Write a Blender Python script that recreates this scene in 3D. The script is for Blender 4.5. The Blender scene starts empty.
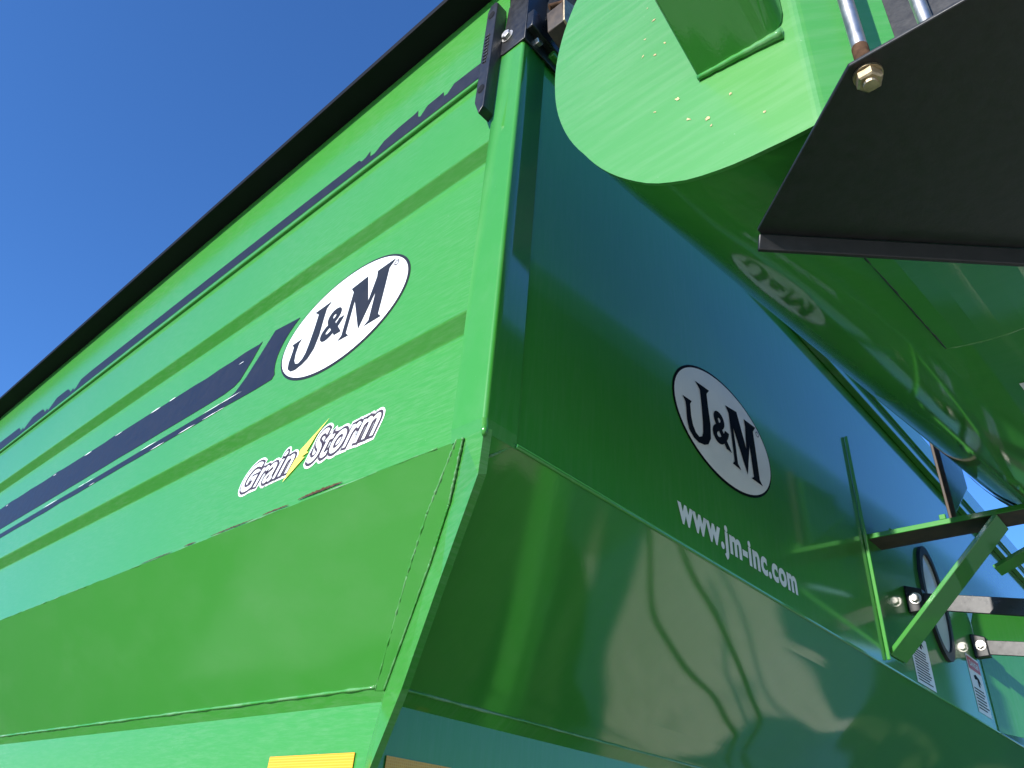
import bpy, bmesh, math, random
from mathutils import Vector, Matrix
random.seed(7)
S = bpy.context.scene
COL = S.collection

# ------------------------------------------------------------ camera
yaw, pit, roll, FPX = 0.795672, 0.571819, 0.0816195, 756.58
cam = bpy.data.cameras.new("camera")
cam.sensor_width = 36.0
cam.lens = FPX / 1024 * 36.0
cam.clip_start = 0.02
cam.clip_end = 3000
co = bpy.data.objects.new("camera", cam)
COL.objects.link(co)
cy, sy, cp, sp = math.cos(yaw), math.sin(yaw), math.cos(pit), math.sin(pit)
fw = Vector((cp*sy, cp*cy, sp)); rt = Vector((cy, -sy, 0)); up = rt.cross(fw)
c, s = math.cos(roll), math.sin(roll)
R_, U_ = rt*c + up*s, up*c - rt*s
co.matrix_world = Matrix(((R_.x, U_.x, -fw.x, -.786), (R_.y, U_.y, -fw.y, -.826), (R_.z, U_.z, -fw.z, 1.5), (0, 0, 0, 1)))
S.camera = co

# ------------------------------------------------------------ light
SUN_EL = math.radians(22.0)
SUN_AZ = math.radians(-0.6)     # grazing the front wall
sd = Vector((-math.cos(SUN_EL)*math.cos(SUN_AZ), math.cos(SUN_EL)*math.sin(SUN_AZ), math.sin(SUN_EL)))
world = bpy.data.worlds.new("World"); S.world = world; world.use_nodes = True
wn = world.node_tree
sky = wn.nodes.new("ShaderNodeTexSky"); sky.sky_type = 'NISHITA'; sky.sun_disc = False
sky.sun_elevation = SUN_EL
sky.sun_rotation = math.atan2(sd.x, sd.y)
sky.air_density = 1.0; sky.dust_density = 0.3; sky.ozone_density = 2.0
tint = wn.nodes.new("ShaderNodeMix"); tint.data_type = 'RGBA'; tint.blend_type = 'MULTIPLY'; tint.inputs[0].default_value = 1
tint.inputs[7].default_value = (.49, .91, 1.50, 1)     # deep, clean-air blue
wn.links.new(sky.outputs[0], tint.inputs[6]); wn.links.new(tint.outputs[2], wn.nodes["Background"].inputs[0])
wn.nodes["Background"].inputs[1].default_value = 0.098
sl = bpy.data.lights.new("sun", 'SUN'); sl.energy = 4.0; sl.angle = math.radians(0.5); sl.color = (1.0, .95, .88)
so = bpy.data.objects.new("sun", sl); COL.objects.link(so)
so.rotation_euler = sd.to_track_quat('Z', 'Y').to_euler()
so.location = sd * 50
S.view_settings.view_transform = 'Standard'
S.view_settings.look = 'None'
S.view_settings.exposure = 0.82
S.view_settings.gamma = 1.0

# ------------------------------------------------------------ materials
def newmat(name):
    m = bpy.data.materials.new(name); m.use_nodes = True
    return m, m.node_tree, m.node_tree.nodes["Principled BSDF"]

def N(nt, typ, **kw):
    n = nt.nodes.new(typ)
    for k, v in kw.items():
        if k in n.inputs: n.inputs[k].default_value = v
        else: setattr(n, k, v)
    return n

def ramp(nt, src, stops):
    r = nt.nodes.new("ShaderNodeValToRGB")
    e = r.color_ramp.elements
    while len(e) < len(stops): e.new(.5)
    for i, (p, col) in enumerate(stops):
        e[i].position = p; e[i].color = col if len(col) == 4 else (*col, 1)
    nt.links.new(src, r.inputs[0])
    return r

def paint(name, base, rough=.13, dust=.25, wave=0.0, wscale=(1, 1, 1), streak=(1, 1, 1), srot=(0, 0, 0), coat=1.0, crough=.05, cior=1.5, spec=.15):
    """glossy machine paint: slight tone drift, dusty wipe streaks, specks, fine scratches, sheet waviness"""
    m, nt, b = newmat(name)
    L = nt.links.new
    tc = N(nt, "ShaderNodeTexCoord")
    mp = N(nt, "ShaderNodeMapping"); mp.inputs["Scale"].default_value = streak; mp.inputs["Rotation"].default_value = srot
    L(tc.outputs["Object"], mp.inputs[0])
    n1 = N(nt, "ShaderNodeTexNoise", Scale=9.0, Detail=8.0, Roughness=.65); L(mp.outputs[0], n1.inputs["Vector"])
    n2 = N(nt, "ShaderNodeTexNoise", Scale=1.7, Detail=3.0); L(tc.outputs["Object"], n2.inputs["Vector"])
    n3 = N(nt, "ShaderNodeTexNoise", Scale=120.0, Detail=2.0); L(tc.outputs["Object"], n3.inputs["Vector"])
    r1 = ramp(nt, n1.outputs[0], [(.42, (0, 0, 0)), (.75, (1, 1, 1))])
    r2 = ramp(nt, n2.outputs[0], [(.3, (.25, .25, .25)), (.75, (1, 1, 1))])
    r3 = ramp(nt, n3.outputs[0], [(.74, (0, 0, 0)), (.80, (1, 1, 1))])
    mul = N(nt, "ShaderNodeMath", operation='MULTIPLY'); L(r1.outputs[0], mul.inputs[0]); L(r2.outputs[0], mul.inputs[1])
    sc = N(nt, "ShaderNodeMath", operation='MULTIPLY'); L(mul.outputs[0], sc.inputs[0]); sc.inputs[1].default_value = dust
    sp_ = N(nt, "ShaderNodeMath", operation='MULTIPLY'); L(r3.outputs[0], sp_.inputs[0]); sp_.inputs[1].default_value = .35*min(1, dust*4)
    mx = N(nt, "ShaderNodeMath", operation='MAXIMUM'); L(sc.outputs[0], mx.inputs[0]); L(sp_.outputs[0], mx.inputs[1])
    mix = N(nt, "ShaderNodeMix", data_type='RGBA')
    mix.inputs[6].default_value = (*base, 1); mix.inputs[7].default_value = (.42, .50, .40, 1)
    L(mx.outputs[0], mix.inputs[0]); L(mix.outputs[2], b.inputs["Base Color"])
    rr = N(nt, "ShaderNodeMath", operation='MULTIPLY_ADD'); L(mx.outputs[0], rr.inputs[0]); rr.inputs[1].default_value = .45; rr.inputs[2].default_value = rough
    L(rr.outputs[0], b.inputs["Roughness"])
    b.inputs["IOR"].default_value = 1.5
    b.inputs["Coat Weight"].default_value = coat; b.inputs["Coat Roughness"].default_value = crough
    b.inputs["Coat IOR"].default_value = cior
    b.inputs["Specular IOR Level"].default_value = spec
    nrm = None
    if wave > 0:
        mw = N(nt, "ShaderNodeMapping"); mw.inputs["Scale"].default_value = wscale
        L(tc.outputs["Object"], mw.inputs[0])
        nw = N(nt, "ShaderNodeTexNoise", Scale=1.0, Detail=1.0); L(mw.outputs[0], nw.inputs["Vector"])
        bw = N(nt, "ShaderNodeBump", Strength=1.0, Distance=wave); L(nw.outputs[0], bw.inputs["Height"])
        nrm = bw
    nb = N(nt, "ShaderNodeTexNoise", Scale=260.0, Detail=2.0); L(tc.outputs["Object"], nb.inputs["Vector"])
    bp = N(nt, "ShaderNodeBump", Strength=.05, Distance=.001); L(nb.outputs[0], bp.inputs["Height"])
    if nrm: L(nrm.outputs[0], bp.inputs["Normal"])
    L(bp.outputs[0], b.inputs["Normal"])
    L(bp.outputs[0], b.inputs["Coat Normal"])
    return m

def simple(name, base, rough=.5, metal=0.0, var=.25, scale=25.0, bump=0.0, spec=.5):
    m, nt, b = newmat(name); L = nt.links.new
    tc = N(nt, "ShaderNodeTexCoord")
    n = N(nt, "ShaderNodeTexNoise", Scale=scale, Detail=6.0, Roughness=.6); L(tc.outputs["Object"], n.inputs["Vector"])
    lo = tuple(x*(1-var) for x in base); hi = tuple(min(1, x*(1+var)) for x in base)
    r = ramp(nt, n.outputs[0], [(.3, lo), (.7, hi)]); L(r.outputs[0], b.inputs["Base Color"])
    rr = N(nt, "ShaderNodeMath", operation='MULTIPLY_ADD'); L(n.outputs[0], rr.inputs[0]); rr.inputs[1].default_value = .25; rr.inputs[2].default_value = max(.02, rough-.12)
    L(rr.outputs[0], b.inputs["Roughness"])
    b.inputs["Metallic"].default_value = metal
    b.inputs["Specular IOR Level"].default_value = spec
    if bump:
        bp = N(nt, "ShaderNodeBump", Strength=.6, Distance=bump); L(n.outputs[0], bp.inputs["Height"]); L(bp.outputs[0], b.inputs["Normal"])
    return m

GREEN = (.042, .250, .030)
M = {}
M['side'] = paint("green_paint_side", GREEN, .45, .17, .0025, (.9, .5, 2.0), (.2, 2.2, 20.0), (.5, 0, 0), .8, .12)  # wipe-streak dust, heavier than the front's to put sunlit paleness into the colour
M['front'] = paint("green_paint_front", GREEN, .40, .09, .0020, (.8, 1, 1.1), (9, 1, .8), crough=.07, cior=1.5, spec=.1)
M['hopper_side'] = paint("green_paint_side_slope", GREEN, .45, .07, .003, (1, .6, 1), (1, .5, 1), coat=.8, crough=.12)
M['hopper_front'] = paint("green_paint_front_slope", GREEN, .40, .03, .011, (1.0, .9, .9), (4, 1, 1), crough=.045, cior=1.95, spec=.1)
M['green'] = paint("green_paint", GREEN, .4, .10)
M['cap'] = paint("green_paint_end_plate", GREEN, .46, .14, .001, (2, 2, 2), (1, .8, 9), (.12, 0, 0), .8, .16, spec=.6)
M['auger'] = paint("green_paint_auger", GREEN, .40, .05, .0012, (1.2, 2, 2), (8, 1, 1), crough=.04, cior=1.58, spec=.1)
M['weld'] = paint("green_paint_weld", GREEN, .45, .75)
M['black'] = simple("black_paint", (.012, .013, .015), .30, var=.3, scale=40)
M['blacksatin'] = simple("black_satin_steel", (.011, .011, .012), .38, var=.3, scale=60, bump=.0006, spec=.55)
M['rim'] = simple("black_rim", (.004, .004, .005), .6, var=.4, scale=6, spec=.15)
M['steel'] = simple("zinc_steel", (.55, .53, .50), .42, 1.0, .15, 60)
M['rust'] = simple("rusty_steel", (.085, .046, .026), .85, 0, .5, 80, .001, spec=.1)
M['rustdark'] = simple("dark_rusty_paint", (.050, .034, .023), .6, 0, .5, 30)
M['gold'] = simple("yellow_zinc", (.46, .37, .24), .48, 1.0, .35, 60)
M['navy'] = simple("navy_vinyl", (.010, .012, .024), .45, var=.15, scale=30, spec=.3)
M['white'] = simple("white_vinyl", (.80, .80, .78), .35, var=.04, scale=12)
M['ink'] = simple("black_vinyl", (.006, .007, .009), .6, var=.1, spec=.04)
M['inkgrey'] = simple("grey_vinyl", (.014, .015, .019), .45, var=.1, spec=.3)
M['mauve'] = simple("mauve_outline", (.045, .028, .036), .45, var=.1)
M['yellow'] = simple("yellow_vinyl", (.85, .78, .10), .4, var=.08)
M['chip'] = simple("bare_primer_chip", (.50, .38, .20), .8, var=.5, scale=150)
M['red'] = simple("red_label", (.55, .06, .06), .4, var=.1)
M['rubber'] = simple("window_rubber", (.010, .011, .012), .5)
M['amber'] = None
# reflector with a fine grid
m, nt, b = newmat("amber_reflector"); L = nt.links.new
tc = N(nt, "ShaderNodeTexCoord")
br = N(nt, "ShaderNodeTexBrick", Scale=95.0); br.offset = 0
br.inputs["Color1"].default_value = (.80, .36, .01, 1); br.inputs["Color2"].default_value = (.74, .32, .01, 1); br.inputs["Mortar"].default_value = (.82, .46, .04, 1)
br.inputs["Mortar Size"].default_value = .06; br.inputs["Brick Width"].default_value = .5; br.inputs["Row Height"].default_value = .5
mpp = N(nt, "ShaderNodeMapping"); mpp.inputs["Rotation"].default_value = (math.radians(90), 0, math.radians(90))
L(tc.outputs["Object"], mpp.inputs[0]); L(mpp.outputs[0], br.inputs["Vector"]); L(br.outputs[0], b.inputs["Base Color"]); b.inputs["Roughness"].default_value = .25
M['amber'] = m
# sight-window pane
m, nt, b = newmat("window_pane")
b.inputs["Base Color"].default_value = (.66, .76, .76, 1); b.inputs["Roughness"].default_value = .08
M['pane'] = m
# ground: pale dry gravel with soil patches
m, nt, b = newmat("dry_gravel"); L = nt.links.new
tc = N(nt, "ShaderNodeTexCoord")
n1 = N(nt, "ShaderNodeTexNoise", Scale=.35, Detail=6.0); n2 = N(nt, "ShaderNodeTexVoronoi", Scale=55.0); n3 = N(nt, "ShaderNodeTexNoise", Scale=14.0, Detail=8.0)
for n_ in (n1, n2, n3): L(tc.outputs["Object"], n_.inputs["Vector"])
r1 = ramp(nt, n1.outputs[0], [(.35, (.68, .62, .49)), (.7, (.78, .71, .58))])
r2 = ramp(nt, n3.outputs[0], [(.3, (.7, .7, .7)), (.7, (1.1, 1.1, 1.1))])
mm = N(nt, "ShaderNodeMix", data_type='RGBA', blend_type='MULTIPLY'); mm.inputs[0].default_value = 1
L(r1.outputs[0], mm.inputs[6]); L(r2.outputs[0], mm.inputs[7]); L(mm.outputs[2], b.inputs["Base Color"])
b.inputs["Roughness"].default_value = .9
bp = N(nt, "ShaderNodeBump", Strength=.7, Distance=.02); L(n2.outputs[0], bp.inputs["Height"]); L(bp.outputs[0], b.inputs["Normal"])
M['gravel'] = m

M['field'] = simple("field_grass", (.060, .095, .030), .9, var=.5, scale=3, bump=.03)
M['soil'] = simple("bare_soil", (.34, .29, .21), .95, var=.35, scale=5, bump=.02)
M['turf'] = simple("short_turf", (.022, .050, .012), .9, var=.6, scale=9, bump=.02)

# ------------------------------------------------------------ mesh helpers
class MB:
    def __init__(self): self.v = []; self.f = []; self.mi = []
    def add(self, vs, fs, mi=0):
        o = len(self.v); self.v += [tuple(map(float, p)) for p in vs]
        self.f += [tuple(o+i for i in f) for f in fs]; self.mi += [mi]*len(fs)
    def quad(self, a, b, c_, d, mi=0): self.add([a, b, c_, d], [(0, 1, 2, 3)], mi)
    def box(self, x0, x1, y0, y1, z0, z1, mi=0):
        vs = [(x, y, z) for x in (x0, x1) for y in (y0, y1) for z in (z0, z1)]
        self.add(vs, [(0, 1, 3, 2), (4, 6, 7, 5), (0, 4, 5, 1), (2, 3, 7, 6), (0, 2, 6, 4), (1, 5, 7, 3)], mi)
    def prism(self, pts, d, mi=0):
        """solid from a 3D polygon pushed along the vector d"""
        n = len(pts); d = Vector(d)
        vs = [Vector(p) for p in pts] + [Vector(p)+d for p in pts]
        fs = [tuple(range(n))[::-1], tuple(range(n, 2*n))] + [(i, (i+1) % n, n+(i+1) % n, n+i) for i in range(n)]
        self.add(vs, fs, mi)
    def tube(self, path, r, n=10, mi=0, jit=0.0, cap=True):
        path = [Vector(p) for p in path]; rings = []
        for i, p in enumerate(path):
            t = (path[min(i+1, len(path)-1)]-path[max(i-1, 0)]).normalized()
            a = t.orthogonal().normalized() if i == 0 else (pa - t*pa.dot(t)).normalized()
            pa = a; b_ = t.cross(a)
            rr = (r[i] if isinstance(r, (list, tuple)) else r)*(1+random.uniform(-jit, jit))
            off = Vector([random.uniform(-1, 1)*jit*rr*.6 for _ in range(3)])
            rings.append([p+off+(a*math.cos(2*math.pi*k/n)+b_*math.sin(2*math.pi*k/n))*rr for k in range(n)])
        vs = [v for rg in rings for v in rg]; fs = []
        for i in range(len(rings)-1):
            for k in range(n): fs.append((i*n+k, i*n+(k+1) % n, (i+1)*n+(k+1) % n, (i+1)*n+k))
        if cap: fs += [tuple(range(n))[::-1], tuple(range((len(rings)-1)*n, len(rings)*n))]
        self.add(vs, fs, mi)
    def build(self, name, mats, parent=None, smooth=False, bevel=0.0, seg=2, autosmooth=None):
        me = bpy.data.meshes.new(name); me.from_pydata(self.v, [], self.f)
        for mt in (mats if isinstance(mats, (list, tuple)) else [mats]): me.materials.append(mt)
        for p, i in zip(me.polygons, self.mi): p.material_index = i
        bm = bmesh.new(); bm.from_mesh(me); bmesh.ops.recalc_face_normals(bm, faces=bm.faces[:]) ; bm.to_mesh(me); bm.free()
        if smooth:
            for p in me.polygons: p.use_smooth = True
            if autosmooth: me.set_sharp_from_angle(angle=math.radians(autosmooth))
        o = bpy.data.objects.new(name, me); COL.objects.link(o)
        if parent: o.parent = parent
        if bevel:
            bv = o.modifiers.new("bevel", 'BEVEL'); bv.width = bevel; bv.segments = seg; bv.limit_method = 'ANGLE'; bv.angle_limit = math.radians(35)
            bv.harden_normals = False
            for p in me.polygons: p.use_smooth = True
            me.set_sharp_from_angle(angle=math.radians(40))
        return o

def lerp(a, b, t): return Vector(a)*(1-t)+Vector(b)*t

def text_mesh(body, w, h, offset=0.0, shear=0.0, spacing=1.0, outline=0.0):
    """letters as 2D verts/faces fitted to a w x h box (descenders included)"""
    cu = bpy.data.curves.new("t", 'FONT'); cu.body = body; cu.offset = offset; cu.shear = shear; cu.space_character = spacing
    cu.resolution_u = 6
    cu.bevel_depth = outline; cu.bevel_resolution = 2
    ob = bpy.data.objects.new("t", cu); COL.objects.link(ob)
    dg = bpy.context.evaluated_depsgraph_get(); dg.update()
    me = bpy.data.meshes.new_from_object(ob.evaluated_get(dg))
    vs = [(v.co.x, v.co.y) for v in me.vertices]; fs = [tuple(p.vertices) for p in me.polygons if not outline or p.normal.z > -.01]
    bpy.data.objects.remove(ob); bpy.data.curves.remove(cu); bpy.data.meshes.remove(me)
    return vs, fs

def tess(pts):
    from mathutils.geometry import tessellate_polygon
    return [tuple(t) for t in tessellate_polygon([[Vector((x, y, 0)) for x, y in pts]])]

def fit(vs, ref, w, h):
    x0 = min(p[0] for p in ref); x1 = max(p[0] for p in ref); y0 = min(p[1] for p in ref); y1 = max(p[1] for p in ref)
    return [((x-x0)/(x1-x0)*w, (y-y0)/(y1-y0)*h) for x, y in vs]

def bolt(name, p, ax, r, h, mat, parent, washer=0.0, tip=None):
    """hex head with optional washer, axis ax pointing out of the head"""
    ax = Vector(ax).normalized(); a = ax.orthogonal().normalized(); b_ = ax.cross(a); p = Vector(p)
    mb = MB()
    def ring(rr, z, n): return [p+ax*z+(a*math.cos(2*math.pi*k/n+.3)+b_*math.sin(2*math.pi*k/n+.3))*rr for k in range(n)]
    z0 = 0
    if washer:
        vs = ring(washer, 0, 24)+ring(washer, .003, 24)
        mb.add(vs, [tuple(range(24))[::-1], tuple(range(24, 48))]+[(k, (k+1) % 24, 24+(k+1) % 24, 24+k) for k in range(24)])
        z0 = .003
    vs = ring(r, z0, 6)+ring(r, z0+h*.85, 6)+ring(r*.84, z0+h, 6)
    mb.add(vs, [tuple(range(6))[::-1], tuple(range(12, 18))]+[(j*6+k, j*6+(k+1) % 6, j*6+6+(k+1) % 6, j*6+6+k) for j in (0, 1) for k in range(6)])
    if tip:
        vs = ring(tip[0], z0+h-.001, 16)+ring(tip[0]*.9, z0+h+tip[1], 16)
        mb.add(vs, [tuple(range(16, 32))]+[(k, (k+1) % 16, 16+(k+1) % 16, 16+k) for k in range(16)])
    return mb.build(name, mat, parent)

# ------------------------------------------------------------ setting
mb = MB(); mb.quad((-400, -400, 0), (400, -400, 0), (400, 400, 0), (-400, 400, 0))
g = mb.build("ground", M['field']); g['kind'] = 'structure'
mb = MB(); edge = []
for k in range(110):
    t = 2*math.pi*k/110
    edge.append((-1.0+8.2*math.copysign(abs(math.cos(t))**.5, math.cos(t))+random.uniform(-.12, .12), -2.0+8.0*math.copysign(abs(math.sin(t))**.5, math.sin(t))+random.uniform(-.12, .12), .004))
mb.add(edge, [tuple(range(110))])
yd = mb.build("gravel_yard", M['gravel']); yd['kind'] = 'structure'

mb = MB()
edge = []
for k in range(90):
    t = 2*math.pi*k/90
    x = 1.05+2.3*(abs(math.cos(t))**.5)*(1 if math.cos(t) > 0 else -1); y = 4.15+4.75*(abs(math.sin(t))**.5)*(1 if math.sin(t) > 0 else -1)
    edge.append((x+random.uniform(-.08, .08), y+random.uniform(-.08, .08), .012))
mb.add(edge, [tuple(range(90))])
vg = mb.build("grass_verge", M['turf']); vg['kind'] = 'structure'

mb = MB(); edge = []
for k in range(70):
    t = 2*math.pi*k/70
    edge.append((.9+2.3*math.copysign(abs(math.cos(t))**.6, math.cos(t))+random.uniform(-.06, .06), -1.0+.75*math.copysign(abs(math.sin(t))**.6, math.sin(t))+random.uniform(-.06, .06), .008))
mb.add(edge, [tuple(range(70))])
bs = mb.build("bare_soil", M['soil']); bs['kind'] = 'structure'

# ------------------------------------------------------------ grain cart
cart = bpy.data.objects.new("grain_cart", None); COL.objects.link(cart)
cart.location = (0, 0, 0)
cart['label'] = "green steel grain cart with oval white logos and a folded unloading auger"
cart['category'] = "grain cart"

LEN, WID = 6.6, 5.6           # side length, flat width of the front
ZB, ZT = 2.135, 3.56           # hopper bend and top of walls
ZW, A, B = 1.80, .247, .468      # lower weld: side and front panel inset there
PROF = [(0, ZB), (.028, 2.4062), (-.0065, 2.4342), (.028, 2.9188), (-.006, 2.944), (.008, 3.222), (0, 3.245), (0, 3.37), (-.012, 3.45), (-.020, ZT)]
def sx(z):
    for (xa, za), (xb, zb) in zip(PROF, PROF[1:]):
        if za <= z <= zb: return xa+(xb-xa)*(z-za)/(zb-za)
    return 0

# side wall: sheet with pressed ribs
mb = MB()
ny = 12
prof = []
for i, (x, z) in enumerate(PROF):
    prof.append((x, z))
for j in range(ny):
    y0 = .055+(LEN-.055)*j/ny; y1 = .055+(LEN-.055)*(j+1)/ny
    for (xa, za), (xb, zb) in zip(prof, prof[1:]):
        mb.quad((xa, y0, za), (xa, y1, za), (xb, y1, zb), (xb, y0, zb))
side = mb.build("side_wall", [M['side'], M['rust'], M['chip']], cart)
bmm = bmesh.new(); bmm.from_mesh(side.data); bmesh.ops.remove_doubles(bmm, verts=bmm.verts[:], dist=1e-5)
bmesh.ops.recalc_face_normals(bmm, faces=bmm.faces[:]); bmm.to_mesh(side.data); bmm.free()
bv = side.modifiers.new("bevel", 'BEVEL'); bv.width = .006; bv.segments = 3; bv.limit_method = 'ANGLE'; bv.angle_limit = math.radians(12)
for p in side.data.polygons: p.use_smooth = True
side.data.set_sharp_from_angle(angle=math.radians(60))

# rounded lap bead under the top stripe
mb = MB(); mb.tube([(.0, .08+(LEN-.08)*k/20, 3.238) for k in range(21)], .0065, 10)
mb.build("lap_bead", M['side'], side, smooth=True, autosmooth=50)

# front wall
mb = MB()
def fgrid(x0, x1, z0, z1, nx, nz, mi=0):
    for i in range(nx):
        for j in range(nz):
            xa, xb = x0+(x1-x0)*i/nx, x0+(x1-x0)*(i+1)/nx; za, zb = z0+(z1-z0)*j/nz, z0+(z1-z0)*(j+1)/nz
            mb.quad((xa, 0, za), (xb, 0, za), (xb, 0, zb), (xa, 0, zb), mi)
fgrid(.02, WID, ZB, ZT, 1, 1)
front = mb.build("front_wall", M['front'], cart)
# outer front panel turned towards the side
mb = MB()
gp = [(0, ZB+.003), (1.1, ZB+.003), (1.1, 2.78), (.30, 2.78), (.16, 2.755), (.05, 2.69), (0, 2.60)]
mb.prism([(3.17+u, -.004-.36*u, z) for u, z in gp], (0, .003, 0))
mb.build("angled_guard_panel", M['front'], cart)

# corner post: folded angle over the seam of the two walls
mb = MB()
rr_ = .008
arc_ = [(-.008+rr_-rr_*math.cos(math.radians(a_)), -.005+rr_-rr_*math.sin(math.radians(a_))) for a_ in (0, 8, 16, 24, 32, 40, 48, 56, 64, 72, 81, 90)]
ply = [(-.008, .078)]+arc_+[(.076, -.005)]
rows = [(ZB-.003, .0068, .0042), (ZB+.022, 0, 0), (ZT, 0, 0)]
for (z0_, dx0, dy0), (z1_, dx1, dy1) in zip(rows, rows[1:]):
    for (xa, ya), (xb, yb) in zip(ply, ply[1:]):
        mb.quad((xa+dx0, ya+dy0, z0_), (xb+dx0, yb+dy0, z0_), (xb+dx1, yb+dy1, z1_), (xa+dx1, ya+dy1, z1_))
zs = [ZB-.003, ZT]
mb.quad((-.001, .078, zs[0]), (.03, .078, zs[0]), (.03, .078, zs[1]), (-.008, .078, zs[1]))
mb.quad((.076, -.001, zs[0]), (.076, .001, zs[0]), (.076, .001, zs[1]), (.076, -.005, zs[1]))
post = mb.build("corner_post", M['front'], cart)
bmm = bmesh.new(); bmm.from_mesh(post.data); bmesh.ops.remove_doubles(bmm, verts=bmm.verts[:], dist=1e-5); bmm.to_mesh(post.data); bmm.free()
for p in post.data.polygons: p.use_smooth = True
post.data.set_sharp_from_angle(angle=math.radians(11))

# sloping hopper panels + short fold + lower skirt
ZF = 1.776
kf = (ZB-ZF)/(ZB-ZW)
A2, B2 = A*kf, B*kf
ZS = .75
YS, XS = .494, .262        # the skirts stop at the corner fin
mb = MB()
mb.quad((0, 0, ZB), (0, LEN, ZB), (A, LEN, ZW), (A, B, ZW))
hs = mb.build("side_hopper_panel", [M['hopper_side'], M['rust']], cart)
mb = MB()
nx, nz = 200, 40
DENTS = [(1.50, .30, .20, .0050), (1.95, .50, .16, -.0045), (1.25, .75, .22, .0050), (2.6, .55, .22, .0050), (.85, .55, .20, .0025), (1.75, .80, .18, .0045)]
W2 = WID
def fh(u, v):
    xa, xb = A*v, W2
    x = xa+(xb-xa)*u
    h = sum(a_*math.exp(-(((x-x0)/r)**2+((v-v0)/(r*1.4))**2)) for x0, v0, r, a_ in DENTS)*min(1, v*6)*min(1, (1-v)*6)
    return (x, B*v+h*.58, ZB+(ZW-ZB)*v+h*.81)
for i in range(nx):
    for j in range(nz):
        mb.quad(fh(i/nx, j/nz), fh((i+1)/nx, j/nz), fh((i+1)/nx, (j+1)/nz), fh(i/nx, (j+1)/nz))
hf = mb.build("front_hopper_panel", M['hopper_front'], cart, smooth=True)
mb = MB()
o_ = .004
mb.quad((A-o_, B, ZW+.002), (A-o_, LEN, ZW+.002), (A2-o_, LEN, ZF), (A2-o_, YS, ZF))
mb.quad((A2-o_, YS, ZF), (A2-o_, LEN, ZF), (A2-o_, LEN, ZS), (A2-o_, YS, ZS))
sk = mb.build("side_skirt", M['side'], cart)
mb = MB()
mb.quad((A-o_, B-o_, ZW+.002), (W2, B-o_, ZW+.002), (W2, B2-o_, ZF), (XS, B2-o_, ZF))
mb.quad((XS, B2-o_, ZF), (W2, B2-o_, ZF), (W2, B2-o_, ZS), (XS, B2-o_, ZS))
fsk = mb.build("front_skirt", M['front'], cart)
# closing faces: back, far side, floor of the hopper and a tarp, so the cart is one solid volume
mb = MB()
mb.quad((0, LEN, ZB), (W2, LEN, ZB), (W2, LEN, ZT), (0, LEN, ZT))
mb.quad((W2, 0, ZB), (W2, LEN, ZB), (W2, LEN, ZT), (W2, 0, ZT))
mb.quad((W2, 0, ZB), (W2, LEN, ZB), (W2, LEN, ZS), (W2, B, ZS))
mb.quad((0, LEN, ZB), (A, LEN, ZW), (W2, LEN, ZW), (W2, LEN, ZB))
mb.quad((A, LEN, ZW), (A, LEN, ZS), (W2, LEN, ZS), (W2, LEN, ZW))
mb.quad((A2, B2, ZS), (W2, B2, ZS), (W2, LEN, ZS), (A2, LEN, ZS))
mb.build("rear_wall", M['green'], cart)
mb = MB(); mb.quad((.01, .01, ZT-.02), (W2, .01, ZT-.02), (W2, LEN, ZT-.02), (.01, LEN, ZT-.02))
mb.build("roll_tarp", M['rim'], cart)

# folded fin running down the hopper corner
W1 = [(-.001, .066, 2.137), (.063, .197, 2.049), (.124, .304, 1.967), (.249, .509, 1.798)]          # weld on the side slope
L2 = [(-.002, .048, 2.134), (.061, .136, 2.052), (.117, .233, 1.976), (.250, .481, 1.796), (.257, .520, 1.66), (.258, .524, 1.575)]
OE = [(-.005, -.003, 2.134), (.018, .025, 2.066), (.095, .175, 1.936), (.182, .347, 1.773), (.200, .428, 1.645), (.210, .472, 1.575)]
fn = Vector((-.916, .333, -.224))
mb = MB()
for k in range(3):
    mb.quad(Vector(W1[k])+Vector((-.003, 0, -.002)), Vector(L2[k])+Vector((-.003, 0, -.002)), Vector(L2[k+1])+Vector((-.003, 0, -.002)), Vector(W1[k+1])+Vector((-.003, 0, -.002)))
mb.build("seam_strip", M['hopper_side'], hs)
mb = MB()
off = -fn*.016
for k in range(5):
    a_, b_, c_, d_ = Vector(L2[k]), Vector(OE[k]), Vector(OE[k+1]), Vector(L2[k+1])
    mb.quad(a_, b_, c_, d_); mb.quad(a_+off, d_+off, c_+off, b_+off); mb.quad(b_, b_+off, c_+off, c_)
mb.quad(L2[0], Vector(L2[0])+off, Vector(OE[0])+off, OE[0])
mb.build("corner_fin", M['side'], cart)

# welds
def bead(name, a, b, r, parent, n=70, jit=.35, brk=0.0):
    mb = MB(); a, b = Vector(a), Vector(b)
    mb.tube([lerp(a, b, k/n) for k in range(n+1)], r, 7, jit=jit)
    return mb.build(name, M['weld'], parent, smooth=True)
for k in range(3):
    bead("weld_bead", Vector(W1[k])+Vector((-.0017, 0, -.0008)), Vector(W1[k+1])+Vector((-.0017, 0, -.0008)), .0026, hs, n=30, jit=.35)
    bead("weld_bead", Vector(L2[k])+Vector((-.0026, 0, -.001)), Vector(L2[k+1])+Vector((-.0026, 0, -.001)), .0024, hs, n=40, jit=.35)
bead("weld_bead", (A-.0035, B+.04, ZW+.002), (A-.0035, LEN, ZW+.002), .0036, hs, n=220, jit=.25)
bead("weld_bead", (A+.01, B-.005, ZW+.002), (W2, B-.005, ZW+.002), .0034, hf, n=160, jit=.25)
bead("weld_bead", (.075, -.002, ZB+.004), (.040, .037, ZB-.028), .0026, hf, n=24)
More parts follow.
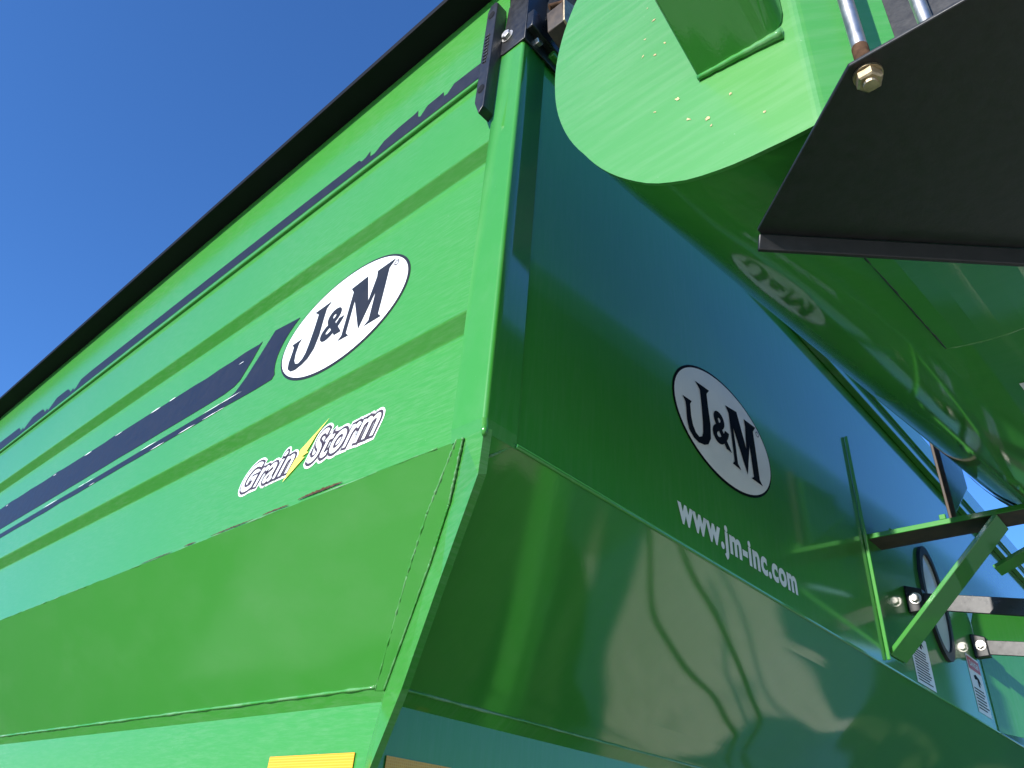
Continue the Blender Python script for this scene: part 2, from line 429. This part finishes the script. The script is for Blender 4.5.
# knuckle of weld where the fin starts
mb = MB(); mb.tube([(-.004, .000, ZB+.006), (-.004, -.003, ZB-.002), (-.001, .000, ZB-.012)], [.003, .0055, .003], 8, jit=.25)
mb.build("weld_bead", M['hopper_side'], hf, smooth=True)
# lap lip along the front bend
mb = MB(); mb.prism([(.078, 0, ZB-.003), (.078, -.005, ZB-.001), (.078, -.006, ZB+.006), (.078, 0, ZB+.009)], (W2-.09, 0, 0))
mb.build("lap_lip", M['front'], front, bevel=.002)

# rust where the side bend is scuffed
mb = MB()
def rustpatch(y0, y1, z, w):
    n = 40; top = []; bot = []
    for k in range(n+1):
        y = y0+(y1-y0)*k/n; e = max(0, math.sin(math.pi*k/n))**.5
        top.append((-.0022, y, z+w*e*random.uniform(.55, 1))); bot.append((-.0022, y, z-w*.35*e*random.uniform(.2, 1)))
    for k in range(n): mb.quad(bot[k], bot[k+1], top[k+1], top[k])
for a_ in ((.40, .56, .008, .006), (.59, .70, .004, .0035), (.73, .93, .003, .003), (1.0, 1.06, .003, .003), (1.12, 1.3, .002, .002)):
    mb = MB(); rustpatch(a_[0], a_[1], ZB+a_[2], a_[3]); mb.build("rust_scuff", M['rust'], side)
mb = MB(); mb.tube([(.0012, .12+(LEN-.12)*k/200, ZB+.0015) for k in range(201)], .0020, 6, jit=.5)
mb.build("bend_edge", M['weld'], side, smooth=True)

# ------------------------------------------------------------ logo ovals and letters
JL = [(-0.571, 0.516), (-0.294, 0.557), (-0.353, 0.448), (-0.345, 0.226), (-0.323, -0.116), (-0.338, -0.373), (-0.398, -0.52), (-0.476, -0.586), (-0.585, -0.622), (-0.67, -0.601), (-0.749, -0.51), (-0.777, -0.363), (-0.778, -0.158), (-0.785, -0.052), (-0.835, 0.029), (-0.666, 0.052), (-0.699, -0.024), (-0.696, -0.231), (-0.672, -0.383), (-0.626, -0.478), (-0.565, -0.51), (-0.508, -0.458), (-0.482, -0.36), (-0.474, -0.162), (-0.474, 0.104), (-0.486, 0.42)]
ML = [(0.035, 0.544), (0.281, 0.606), (0.425, -0.01), (0.455, 0.45), (0.437, 0.585), (0.706, 0.616), (0.634, 0.48), (0.650, 0.058), (0.665, -0.437), (0.722, -0.519), (0.475, -0.529), (0.534, -0.462), (0.510, 0.116), (0.394, -0.516), (0.17, 0.197), (0.194, -0.45), (0.253, -0.532), (0.081, -0.522), (0.126, -0.45), (0.096, 0.429)]

def logo(name, cen, ea, eb, U, nrm, parent, ink):
    """oval decal: dark rim, white field, letters, all in one mesh; U = reading direction, nrm = outward"""
    cen, U, nrm = Vector(cen), Vector(U), Vector(nrm); V = Vector((0, 0, 1)) if abs(nrm.z) < .01 else (nrm.cross(U)).normalized()
    mb = MB()
    def P(u, v, h): return cen+U*(u*ea)+V*(v*eb)+nrm*h
    n = 72
    def ov(k, s_): return [P(math.cos(2*math.pi*i/n)*k[0], math.sin(2*math.pi*i/n)*k[1], s_) for i in range(n)]
    mb.add(ov((1, 1), .0010), [tuple(range(n))], 1)
    mb.add(ov((.972, .955), .0022), [tuple(range(n))], 0)
    for poly in (JL, ML):
        mb.add([P(x, y, .0034) for x, y in poly], tess(poly), 1)
    vs, fs = text_mesh("&", 1, 1, offset=.03)
    vs = fit(vs, vs, .37, .62)
    mb.add([P(-.285+x, -.34+y, .0034) for x, y in vs], fs, 1)
    # small registered ring
    nn = 20
    ring = [P(.735+.035*math.cos(2*math.pi*i/nn), .50+.055*math.sin(2*math.pi*i/nn), .0034) for i in range(nn)]+[P(.735+.024*math.cos(2*math.pi*i/nn), .50+.038*math.sin(2*math.pi*i/nn), .0034) for i in range(nn)]
    mb.add(ring, [(i, (i+1) % nn, nn+(i+1) % nn, nn+i) for i in range(nn)], 2)
    return mb.build(name, [M['white'], ink, M['mauve']], parent)

za, zb = 2.4342, 2.9188
tv = Vector((.0345, 0, zb-za)).normalized()           # up along the tilted rib panel
ns = Vector((-tv.z, 0, tv.x))
logo("logo_decal", (sx(2.656), .578, 2.656), .2605, .1705, (0, -1, 0), ns, side, M['inkgrey'])
logo("logo_decal", (.9018, 0, 2.5479), .269, .1658, (1, 0, 0), (0, -1, 0), front, M['ink'])

# web address on the front wall
mb = MB()
vs, fs = text_mesh("www.jm-inc.com", 1, 1, outline=.040, spacing=1.10)
ys = [y for _, y in vs]
vs = fit(vs, vs, .618, .090)
mb.add([(.626+x, -.0015, 2.169+y) for x, y in vs], fs)
mb.build("web_address_lettering", M['white'], front)

# name decal with a lightning bolt on the side wall
mb = MB()
def sidept(u, v, h):      # u along the reading direction from y=.835, v up from z=2.195
    z = 2.209+v*1.015; return Vector((sx(z)-h, .858-u*1.035, z))
def word(body, u0, w, v0, h):
    base, _ = text_mesh(body, 1, 1, shear=.34, spacing=1.03)
    for out, mi, hh in ((.125, 0, .0008), (.074, 1, .0014), (.012, 0, .0020)):
        vs, fs = text_mesh(body, 1, 1, shear=.34, spacing=1.03, outline=out)
        lim = out*1.12; cl = []
        for x, y in vs:          # trim the long mitres at sharp tips
            bx, by = min(base, key=lambda q: (q[0]-x)**2+(q[1]-y)**2); dd = math.hypot(x-bx, y-by)
            cl.append((x, y) if dd <= lim else (bx+(x-bx)*lim/dd, by+(y-by)*lim/dd))
        vs = fit(cl, base, w, h)
        mb.add([sidept(u0+x, v0+y, hh) for x, y in vs], fs, mi)
word("Grain", -.008, .212, .030, .074)
word("Storm", .268, .238, .030, .082)
bolt_p = [(.303, .143), (.221, .082), (.219, .068), (.211, .057), (.203, .036), (.191, .005), (.252, .054), (.238, .059), (.261, .064), (.252, .069), (.271, .108)]
mb.add([sidept(u, v, .0026) for u, v in bolt_p], tess(bolt_p), 2)
mb.build("name_decal", [M['white'], M['mauve'], M['yellow']], side)

# stripes: long navy band with a swoosh, and the frayed upper band
def sheet(polys, name, mat, h=.0012, scuffs=()):
    mb = MB()
    for poly in scuffs: mb.add([(sx(z)-h-.0008, y, z) for y, z in poly], tess(poly), 1)
    for poly in polys:
        mb.add([(sx(z)-h, y, z) for y, z in poly], tess(poly))
    return mb.build(name, [mat, M['white']], side)
def rag(y0, z0, y1, z1, n, amp):
    return [(y0+(y1-y0)*k/n, z0+(z1-z0)*k/n+random.choice((0, 0, 0, 1, -1))*random.uniform(0, amp)) for k in range(n+1)]
def cz(y, z):       # measured on the flat, moved onto the inset rib panel
    k = 1.0135; return ((y+.826)*k-.826, (z-1.5)*k+1.5)
st_a = rag(LEN-.2, 2.782, 1.0, 2.753, 70, .006)+[(.985, 2.758), (1.005, 2.70), (1.036, 2.636), (1.060, 2.622), (1.11, 2.614)]+rag(1.2, 2.612, LEN-.2, 2.606, 50, .002)
ed = [(.5655+.282*math.cos(t), 2.646+.188*math.sin(t)) for t in [math.radians(a_) for a_ in range(36, -29, -6)]]
st_b = [(.926, 2.771)]+ed+rag(.83, 2.553, LEN-.2, 2.541, 70, .003)+rag(LEN-.2, 2.573, 1.25, 2.579, 30, .001)+[(1.13, 2.579), (1.072, 2.582), (1.036, 2.594), (1.002, 2.632), (.960, 2.708)]
def scuff(y, z, w, h):
    return [cz(y, z), cz(y+w*.4, z+h*.5), cz(y+w, z), cz(y+w*.7, z-h*.5), cz(y+w*.3, z-h*.35)]
sc_a = [scuff(random.uniform(1.05, 5), 2.756, random.uniform(.03, .12), random.uniform(.003, .006)) for _ in range(14)]+[scuff(1.06, 2.715, .03, .003)]
sc_b = [scuff(random.uniform(.95, 4), random.choice((2.553, 2.580)), random.uniform(.04, .16), random.uniform(.002, .004)) for _ in range(14)]
sheet([[cz(*p) for p in st_a]], "stripe_decal", M['navy'], scuffs=sc_a)
sheet([[cz(*p) for p in st_b]], "stripe_decal", M['navy'], scuffs=sc_b)
topz = [(.09, 3.318), (.165, 3.320), (.262, 3.323), (.285, 3.298), (.300, 3.300), (.304, 3.322), (.320, 3.320), (.370, 3.318), (.395, 3.290), (.408, 3.300), (.412, 3.330), (.43, 3.325), (.50, 3.322), (.52, 3.318), (.56, 3.312), (.60, 3.284), (.622, 3.288), (.627, 3.316), (.645, 3.300), (.665, 3.296), (.68, 3.312), (.75, 3.312), (1.0, 3.316), (1.6, 3.320), (2.3, 3.324), (2.9, 3.322), (2.96, 3.326)]
topz = topz[:-2]+[(2.70, 3.326), (2.80, 3.322)]
yy = 2.80
while yy < 3.75:          # torn stretch: slanting nicks almost through the band
    topz += [(yy+.02, 3.290), (yy+.035, 3.276), (yy+.075, 3.300), (yy+.085, 3.280), (yy+.12, 3.306), (yy+.16, 3.326), (yy+.30, 3.328)]
    yy += random.uniform(.29, .34)
topz += [(yy+.05, 3.330), (LEN-.1, 3.332)]
botz = [(LEN-.1, 3.252), (3.9, 3.256), (2.2, 3.264), (1.4, 3.264), (.9, 3.262), (.5, 3.258), (.09, 3.254)]
frag = []
sheet([topz+botz]+frag, "stripe_decal", M['navy'])

# reflectors on the skirts
mb = MB(); mb.prism([(A2-.006, .557, 1.683), (A2-.006, .868, 1.683), (A2-.006, .868, 1.60), (A2-.006, .557, 1.60)], (-.0015, 0, 0))
mb.build("reflector", M['amber'], sk)
mb = MB(); mb.prism([(.290, B2-.006, 1.680), (.473, B2-.006, 1.680), (.473, B2-.006, 1.60), (.290, B2-.006, 1.60)], (0, -.0015, 0))
mb.build("reflector", M['amber'], fsk)

# ------------------------------------------------------------ top rim, rail, corner hardware
mb = MB()
mb.box(-.098, .03, -.02, LEN, ZT+.002, ZT+.012)
mb.box(-.100, -.094, -.02, LEN, ZT+.002, ZT+.026)
rim = mb.build("top_rim", M['rim'], cart, bevel=.002)
mb = MB()
mb.box(.08, WID, -.030, -.001, 3.275, 3.345)
mb.box(.08, WID, -.045, -.031, 3.335, 3.345)
mb.build("front_rail", M['green'], cart, bevel=.003)

mb = MB()
# folded black corner plate with a chamfered lower corner
mb.prism([(-.0075, -.014, 3.252), (-.0075, .062, 3.252), (-.0075, .084, 3.262), (-.0075, .086, 3.275), (-.0075, .066, 3.330), (-.0075, .055, 3.545), (-.0075, -.014, 3.545)], (-.005, 0, 0))
mb.prism([(-.0125, -.0075, 3.252), (.22, -.0075, 3.252), (.22, -.0075, 3.545), (-.0125, -.0075, 3.545)], (0, -.006, 0))
cb = mb.build("corner_bracket", M['blacksatin'], cart, bevel=.002)
bolt("bolt", (-.0125, .049, 3.316), (-1, 0, 0), .014, .010, M['steel'], cb, washer=.019)
bolt("bolt", (.035, -.0135, 3.285), (0, -1, 0), .012, .010, M['steel'], cb)
mb = MB()
mb.prism([(.012, -.06, 3.335), (.020, -.06, 3.265), (.080, -.06, 3.245), (.100, -.06, 3.38), (.055, -.06, 3.42)], (0, -.05, 0))
lug = mb.build("hinge_lug", M['rustdark'], cart, bevel=.002)
mb = MB(); mb.prism([(.012, -.112, 3.340), (.016, -.112, 3.258), (.070, -.112, 3.240), (.074, -.112, 3.372)], (0, -.006, 0))
mb.build("lug_plate", M['gold'], lug, bevel=.001)
mb = MB(); mb.tube([(.03, -.05, 3.40), (.07, -.10, 3.43), (.12, -.14, 3.47)], .008, 10)
mb.build("rusty_pin", M['rust'], lug, smooth=True, autosmooth=50)
bolt("bolt", (.075, -.119, 3.45), (-.2, -1, -.3), .011, .012, M['steel'], lug)
bolt("bolt", (.080, -.119, 3.405), (-.2, -1, -.3), .011, .012, M['steel'], lug)
mb = MB(); mb.box(-.01, .14, -.035, -.012, 3.29, 3.36); mb.box(.06, .20, -.07, -.012, 3.42, 3.55)
mb.build("hinge_block", M['black'], lug, bevel=.003)

# bar with chamfered ends on the side wall
mb = MB()
pts = [(.070, 3.010), (.085, 2.992), (.104, 3.045), (.104, 3.425), (.095, 3.450), (.076, 3.450), (.068, 3.438)]
mb.prism([(-.010, y, z+.012) for y, z in pts], (-.036, 0, 0))
hb = mb.build("latch_bar", M['blacksatin'], cart, bevel=.002)
for z in (3.098, 3.410):
    mb = MB(); n = 20
    mb.add([(-.0467, .087+.0095*math.cos(2*math.pi*i/n), z+.013*math.sin(2*math.pi*i/n)) for i in range(n)]+[(-.0471, .087+.0112*math.cos(2*math.pi*i/n), z+.0145*math.sin(2*math.pi*i/n)) for i in range(n)],
           [tuple(range(n))]+[(i, (i+1) % n, n+(i+1) % n, n+i) for i in range(n)])
    mb.build("bolt_hole", M['rim'], hb)
mb = MB()
for k in range(9):      # worn cast relief, no readable characters
    z = 3.205+k*.014
    mb.box(-.0485, -.0455, .080+random.uniform(0, .004), .094+random.uniform(0, .004), z, z+.006)
mb.build("cast_relief", M['blacksatin'], hb, bevel=.001)
for z in (3.07, 3.38):
    mb = MB(); mb.box(-.0105, -.001, .074, .098, z, z+.05); mb.build("spacer", M['black'], hb)

# ------------------------------------------------------------ auger lying along the front wall
ax = Vector((1, -.0251, .1331)).normalized()
AC = Vector((-.15, -.708, 2.7019)); AR = .458
e1 = Vector((0, 1, 0)); e1 = (e1-ax*e1.dot(ax)).normalized(); e2 = ax.cross(e1)
if e2.z < 0: e2 = -e2
def cyl(s_, th, r=AR):
    return AC+ax*s_+(e1*math.cos(th)+e2*math.sin(th))*r
capyz = [(-.301, 2.919), (-.262, 2.796), (-.256, 2.677), (-.279, 2.555), (-.327, 2.452), (-.380, 2.370), (-.446, 2.305), (-.502, 2.275), (-.563, 2.260), (-.606, 2.256), (-.666, 2.253)]
def cap_rad(th):       # radius of the end plate outline at angle th about the tube axis
    a = math.atan2(math.sin(th), math.cos(th))
    pts = sorted((math.atan2(z-AC.z, y-AC.y), math.hypot(y-AC.y, z-AC.z)) for y, z in capyz)
    if a <= pts[0][0] or a >= pts[-1][0]:
        r0 = pts[0][1] if a <= pts[0][0] else pts[-1][1]
        return r0
    for (a0, r0), (a1, r1) in zip(pts, pts[1:]):
        if a0 <= a <= a1: return r0+(r1-r0)*(a-a0)/(a1-a0)
mb = MB(); nth = 96
ss = [0, .06, .15, .3, .5, .8, 1.2, 1.7, 2.4, 3.2, 4.0, 4.8, 5.8, 6.8]
vs = []
for s_ in ss:
    for k in range(nth):
        th = 2*math.pi*k/nth
        w = max(0, 1-s_/.5)
        p = cyl(s_, th, AR*(1-w)+(cap_rad(th)-.001)*w)
        if s_ == 0: p.x = -.15
        vs.append(p)
mb.add(vs, [(i*nth+k, i*nth+(k+1) % nth, (i+1)*nth+(k+1) % nth, (i+1)*nth+k) for i in range(len(ss)-1) for k in range(nth)]+[tuple(range((len(ss)-1)*nth, len(ss)*nth))])
tube = mb.build("auger_tube", M['auger'], cart, smooth=True, autosmooth=40)

# end plate: flat, folded back along a vertical line at y = -.666
from math import atan2
YF = -.666
outl = []
for k in range(0, 61):
    th = math.radians(-83+k*(83+84)/60.0)
    r = cap_rad(th); y, z = AC.y+r*math.cos(th), AC.z+r*math.sin(th)
    outl.append((y, z))
outl = [(YF, 2.253)]+[p for p in outl if p[0] > YF+.002]+[(YF, AC.z+AR)]
mb = MB()
mb.prism([(-.15, y, z) for y, z in outl], (-.006, 0, 0))
# folded-back strip, slightly rounded at the fold
fold = [(-.156, YF), (-.1556, YF-.005), (-.1543, YF-.010), (-.1522, YF-.0145), (-.1495, YF-.019), (-.102, YF-.098)]
for (xa, ya), (xb, yb) in zip(fold, fold[1:]):
    mb.quad((xa, ya, 2.253-(YF-ya)*.02), (xb, yb, 2.253-(YF-yb)*.02), (xb, yb, 3.16), (xa, ya, 3.16))
def chip(y, z, w, h, mi):
    n = 11; rot = random.uniform(.2, .9)
    pts = []
    for i in range(n):
        t = 2*math.pi*i/n; r = random.uniform(.35, 1.15)
        u, v = .82*w*r*math.cos(t), .8*h*r*math.sin(t)
        pts.append((-.1568, y+u*math.cos(rot)-v*math.sin(rot), z+u*math.sin(rot)+v*math.cos(rot)))
    mb.add(pts, [tuple(range(n))], mi)
for (y, z, w, h) in [(-.463, 2.675, .0055, .004), (-.480, 2.596, .0045, .003), (-.461, 2.583, .0045, .0035), (-.494, 2.447, .0055, .0035), (-.508, 2.391, .0065, .003), (-.536, 2.369, .005, .005), (-.456, 2.449, .004, .002), (-.612, 2.321, .003, .004), (-.572, 2.391, .003, .003), (-.540, 2.352, .003, .003), (-.445, 2.64, .003, .0015), (-.452, 2.72, .002, .002), (-.440, 2.60, .002, .006)]:
    chip(y, z, w, h, 1)
cap = mb.build("auger_end_plate", [M['cap'], M['chip']], cart)

# discharge chute standing out of the end plate
mb = MB()
b0 = [(-.528, 2.463), (-.618, 2.449), (-.634, 2.450), (-.647, 2.457), (-.655, 2.469), (-.658, 2.485), (-.658, 2.78), (-.528, 2.78)]
dv = Vector((-.116, 0, .055))*3.2
b3 = [Vector((-.1555, y, z)) for y, z in b0]
# the lower face slopes up and outwards, the sides are vertical
mb.prism(b3, dv)
ch = mb.build("discharge_chute", M['green'], cart, bevel=.004)
mb = MB(); mb.tube([(-.160, -.530-.124*k/14, 2.459-.016*k/14) for k in range(15)], [.004+.004*(k/14)**1.5 for k in range(15)], 8, jit=.12)
mb.build("weld_bead", M['weld'], ch, smooth=True)

# thin patch plate bolted under the tube, following its curve
mb = MB()
def patch(s0, s1, t0, t1, nn=16):
    for i in range(nn):
        for j in range(nn):
            q = [(i, j), (i+1, j), (i+1, j+1), (i, j+1)]
            mb.quad(*[cyl(s0+(s1-s0)*a_/nn, t0+(t1-t0)*b_/nn, AR+.005) for a_, b_ in q])
patch(.10, .60, math.radians(-140), math.radians(-78.2))
for pts_, r_, nm_ in (([cyl(.10+.50*k/30, math.radians(-78.2), AR+.004) for k in range(31)], .0016, 'rubber'), ([cyl(.60, math.radians(-78.2-20*k/24), AR+.004) for k in range(25)], .0022, 'weld')):
    sb = MB(); sb.tube(pts_, r_, 7, jit=.35); sb.build("patch_seam", M[nm_], tube, smooth=True)
pp = mb.build("patch_plate", M['auger'], tube, smooth=True)

mb = MB()
for t0_, t1_, mi in ((-93.5, -87.6, 0), (-87.4, -85.6, 1)):
    mb.quad(*[cyl(s_, math.radians(t_), AR+.0015) for s_, t_ in ((.84, t0_), (.84, t1_), (.94, t1_), (.94, t0_))], mi)
mb.build("warning_label", [M['red'], M['white']], tube)

# black steel plate hung under the chute, with its hanger rods
mb = MB()
z0 = 2.20
fl = [(-.247, -.732), (-.092, -.556), (-.083, -.556), (.60, -1.305), (.32, -1.60), (-.252, -1.60)]
mb.prism([(x, y, z0) for x, y in fl], (0, 0, .005))
e0, e1_ = Vector((-.087, -.556, z0-.001)), Vector((.60, -1.309, z0-.001))
mb.prism([e0, e1_, e1_+Vector((.006, .006, -.019)), e0+Vector((.006, .006, -.019))], (.004, .004, 0))
fp = mb.build("deflector_plate", M['blacksatin'], cart, bevel=.0015)
mb = MB(); mb.tube([(-.226, -.743, z0-.012), (-.226, -.743, z0+.045)], .0082, 14, mi=1); mb.tube([(-.226, -.743, z0+.045), (-.226, -.743, 2.95)], .0078, 14)
rod = mb.build("hanger_rod", [M['steel'], M['rust']], fp, smooth=True, autosmooth=40)
bolt("nut", (-.226, -.743, z0), (0, 0, -1), .0130, .011, M['gold'], rod, washer=.0142, tip=(.0076, .004))
bolt("nut", (-.226, -.743, z0+.006), (0, 0, 1), .0130, .011, M['rust'], rod)
# black plate beside the end plate
mb = MB(); mb.prism([(-.094, -.763, 2.235), (-.094, -1.5, 2.235), (-.094, -1.5, 3.1), (-.094, -.763, 3.1)], (-.006, 0, 0))
bp_ = mb.build("side_plate", M['blacksatin'], cart, bevel=.001)
bolt("bolt", (-.100, -.786, 2.36), (-1, 0, 0), .014, .012, M['steel'], bp_)
mb = MB(); mb.tube([(-.20, -.803, z0+.006), (-.20, -.803, 2.8)], .0072, 14)
mb.build("hanger_rod", M['steel'], fp, smooth=True, autosmooth=40)

# ------------------------------------------------------------ saddle, braces, arms, window and labels on the front wall
mb = MB(); mb.box(1.888, 1.895, -.013, -.001, 2.16, 2.985)
mb.build("wall_flange", M['green'], cart, bevel=.002)
mb = MB(); mb.box(1.9365, 2.07, -1.15, -.001, 2.590, 2.600)
ud = mb
mb = MB(); mb.box(1.93, 1.936, -1.15, -.001, 2.586, 2.604); mb.box(1.93, 1.942, -.265, -.245, 2.604, 2.622); mb.box(1.93, 1.942, -.085, -.078, 2.604, 2.610)
sh = ud.build("saddle_shelf", M['rustdark'], cart)
mb.build("shelf_lip", M['green'], sh, bevel=.0015)
mb = MB()
a0, a1 = Vector((1.93, -.005, 2.185)), Vector((1.93, -.415, 2.582))
dn = (a1-a0).normalized(); nn_ = Vector((0, dn.z, -dn.y))
mb.prism([a0, a1, a1+Vector((.14, 0, 0)), a0+Vector((.14, 0, 0))], nn_*.014)
mb.build("shelf_brace", M['hopper_front'], sh, bevel=.002)
mb = MB()
mb.box(1.99, 2.07, -.272, -.262, 2.604, 2.96)
gus = MB()
mb.build("saddle_upright", M['rustdark'], sh, bevel=.002)
gus.prism([(2.072, -.262, 2.66), (2.45, -.262, 2.92), (2.45, -.262, 3.02), (2.072, -.262, 2.96)], (0, .006, 0))
gus.build("saddle_gusset", M['green'], sh, bevel=.002)
mb = MB()   # curved cradle under the tube
for k in range(20):
    t0, t1 = math.radians(-165+k*7.0), math.radians(-165+(k+1)*7.0)
    s0, s1 = 2.16, 2.26
    q = [cyl(s0, t0, AR+.006), cyl(s1, t0, AR+.006), cyl(s1, t1, AR+.006), cyl(s0, t1, AR+.006)]
    mb.quad(*q)
mb.build("cradle_strap", M['rustdark'], sh, smooth=True)
# second short brace farther right
mb = MB()
a0, a1 = Vector((2.42, -.005, 2.46)), Vector((2.42, -.62, 2.72)); dn = (a1-a0).normalized(); nn_ = Vector((0, dn.z, -dn.y))
mb.prism([a0+dn*.3, a1, a1+Vector((.10, 0, 0)), a0+dn*.3+Vector((.10, 0, 0))], nn_*.014)
mb.build("shelf_brace", M['green'], sh, bevel=.002)

def arm(y1, x, z, dz, parent_name, h):
    mb = MB()
    mb.prism([(x, -.02, z-h/2), (x, -.02, z+h/2), (x, y1, z+h/2+dz), (x, y1, z-h/2+dz)], (.010, 0, 0))
    o = mb.build("support_arm", M['black'], cart, bevel=.002)
    mb = MB(); mb.prism([(x-.02, -.001, z-h*.8), (x-.02, -.001, z+h*.9), (x-.02, -.06, z+h*.55), (x-.02, -.06, z-h*.75)], (.045, 0, 0))
    br_ = mb.build("arm_bracket", M['black'], o, bevel=.004)
    bolt("bolt", (x-.021, -.035, z), (-1, 0, 0), .015, .012, M['steel'], o, washer=.021)
    return o
arm(-.75, 2.26, 2.452, -.16, "", .062)
arm(-.75, 3.10, 2.475, -.12, "", .062)

# oval sight window
mb = MB(); n = 48
cxw, czw = 2.62, 2.545
def el(a_, b_, y): return [(cxw+a_*math.cos(2*math.pi*i/n)-.12*0, y, czw+b_*math.sin(2*math.pi*i/n)) for i in range(n)]
vs = el(.145, .235, -.001)+el(.145, .235, -.014)+el(.115, .200, -.014)+el(.115, .200, -.004)
mb.add(vs, [(j*n+i, j*n+(i+1) % n, (j+1)*n+(i+1) % n, (j+1)*n+i) for j in range(3) for i in range(n)])
win = mb.build("sight_window", M['rubber'], front, smooth=True, autosmooth=40)
win.parent = cart
mb = MB(); mb.add(el(.116, .201, -.005), [tuple(range(n))])
mb.build("window_pane", M['pane'], win)

def label_plate(name, x0, x1, z0, z1, red):
    mb = MB(); y = -.0012
    mb.quad((x0, y, z0), (x1, y, z0), (x1, y, z1), (x0, y, z1), 0)
    H = z1-z0; Wd = x1-x0; zt = z1-.03*H
    if red:
        mb.quad((x0+.05*Wd, y-.001, z1-.26*H), (x1-.05*Wd, y-.001, z1-.26*H), (x1-.05*Wd, y-.001, z1-.04*H), (x0+.05*Wd, y-.001, z1-.04*H), 2); zt = z1-.30*H
        vs, fs = text_mesh("DANGER", 1, 1, offset=.02); vs = fit(vs, vs, Wd*.7, H*.10)
        mb.add([(x0+.15*Wd+a_, y-.002, z1-.20*H+b_) for a_, b_ in vs], fs, 0)
    # little pictogram: bent figure, arrow and block lines
    px, pz = x0+.5*Wd, zt-.12*H
    mb.add([(px+Wd*u, y-.001, pz+H*v) for u, v in [(-.22, .06), (-.05, .10), (.16, .05), (.26, -.05), (.12, -.02), (.14, -.10), (.04, -.10), (.0, .02), (-.18, .0)]], [tuple(range(9))], 1)
    z = zt-.30*H
    while z > z0+.05*H:
        w = random.uniform(.6, .85)
        mb.quad((x0+.08*Wd, y-.001, z), (x0+.08*Wd+w*Wd, y-.001, z), (x0+.08*Wd+w*Wd, y-.001, z+.022*H), (x0+.08*Wd, y-.001, z+.022*H), 1)
        z -= .055*H
    return mb.build(name, [M['white'], M['ink'], M['red']], front)
label_plate("safety_label", 2.175, 2.375, 2.150, 2.33, False)
label_plate("safety_label", 2.92, 3.11, 2.180, 2.415, True)

# hitch frame under the front slope: two rails meeting at the tongue (seen mirrored in the slope)
mb = MB()
for x0 in (1.15, 2.0):
    mb.prism([(x0-.06, .9, .42), (x0+.06, .9, .42), (1.6+.06, -2.6, .40), (1.6-.06, -2.6, .40)], (0, 0, .14))
hitch = mb.build("hitch_rail", M['green'], cart, bevel=.01)
mb = MB(); mb.box(1.15, 2.0, .62, .74, .43, .55)
mb.build("hitch_crossbar", M['green'], cart, bevel=.01)
for pts in ([(1.7, -.9, .95), (1.97, -.32, 1.2), (2.14, -.21, 1.2), (2.37, -.09, 1.2), (2.73, .1, 1.2), (2.96, .22, 1.2), (3.1, .45, 1.1)], [(1.9, -.6, .95), (2.15, -.09, 1.0), (2.28, .06, 1.0), (2.6, .18, 1.0), (2.9, .27, 1.0), (3.09, .30, 1.0), (3.2, .48, .95)]):
    sm = []
    for a_, b_ in zip(pts, pts[1:]):
        for k in range(6): sm.append(lerp(a_, b_, k/6))
    for _ in range(6): sm = [sm[0]]+[(sm[i-1]+sm[i]*2+sm[i+1])/4 for i in range(1, len(sm)-1)]+[sm[-1]]
    mb = MB(); mb.tube(sm, .014, 12)
    mb.build("hydraulic_hose", M['rubber'], hitch, smooth=True, autosmooth=60)
# standing lower half of the auger at the far end
mb = MB(); mb.tube([(6.1, -.85, .7), (6.1, -.85, 3.0), (6.12, -.86, 3.3)], .42, 48)
mb.build("lower_auger_tube", M['auger'], cart, smooth=True, autosmooth=50)
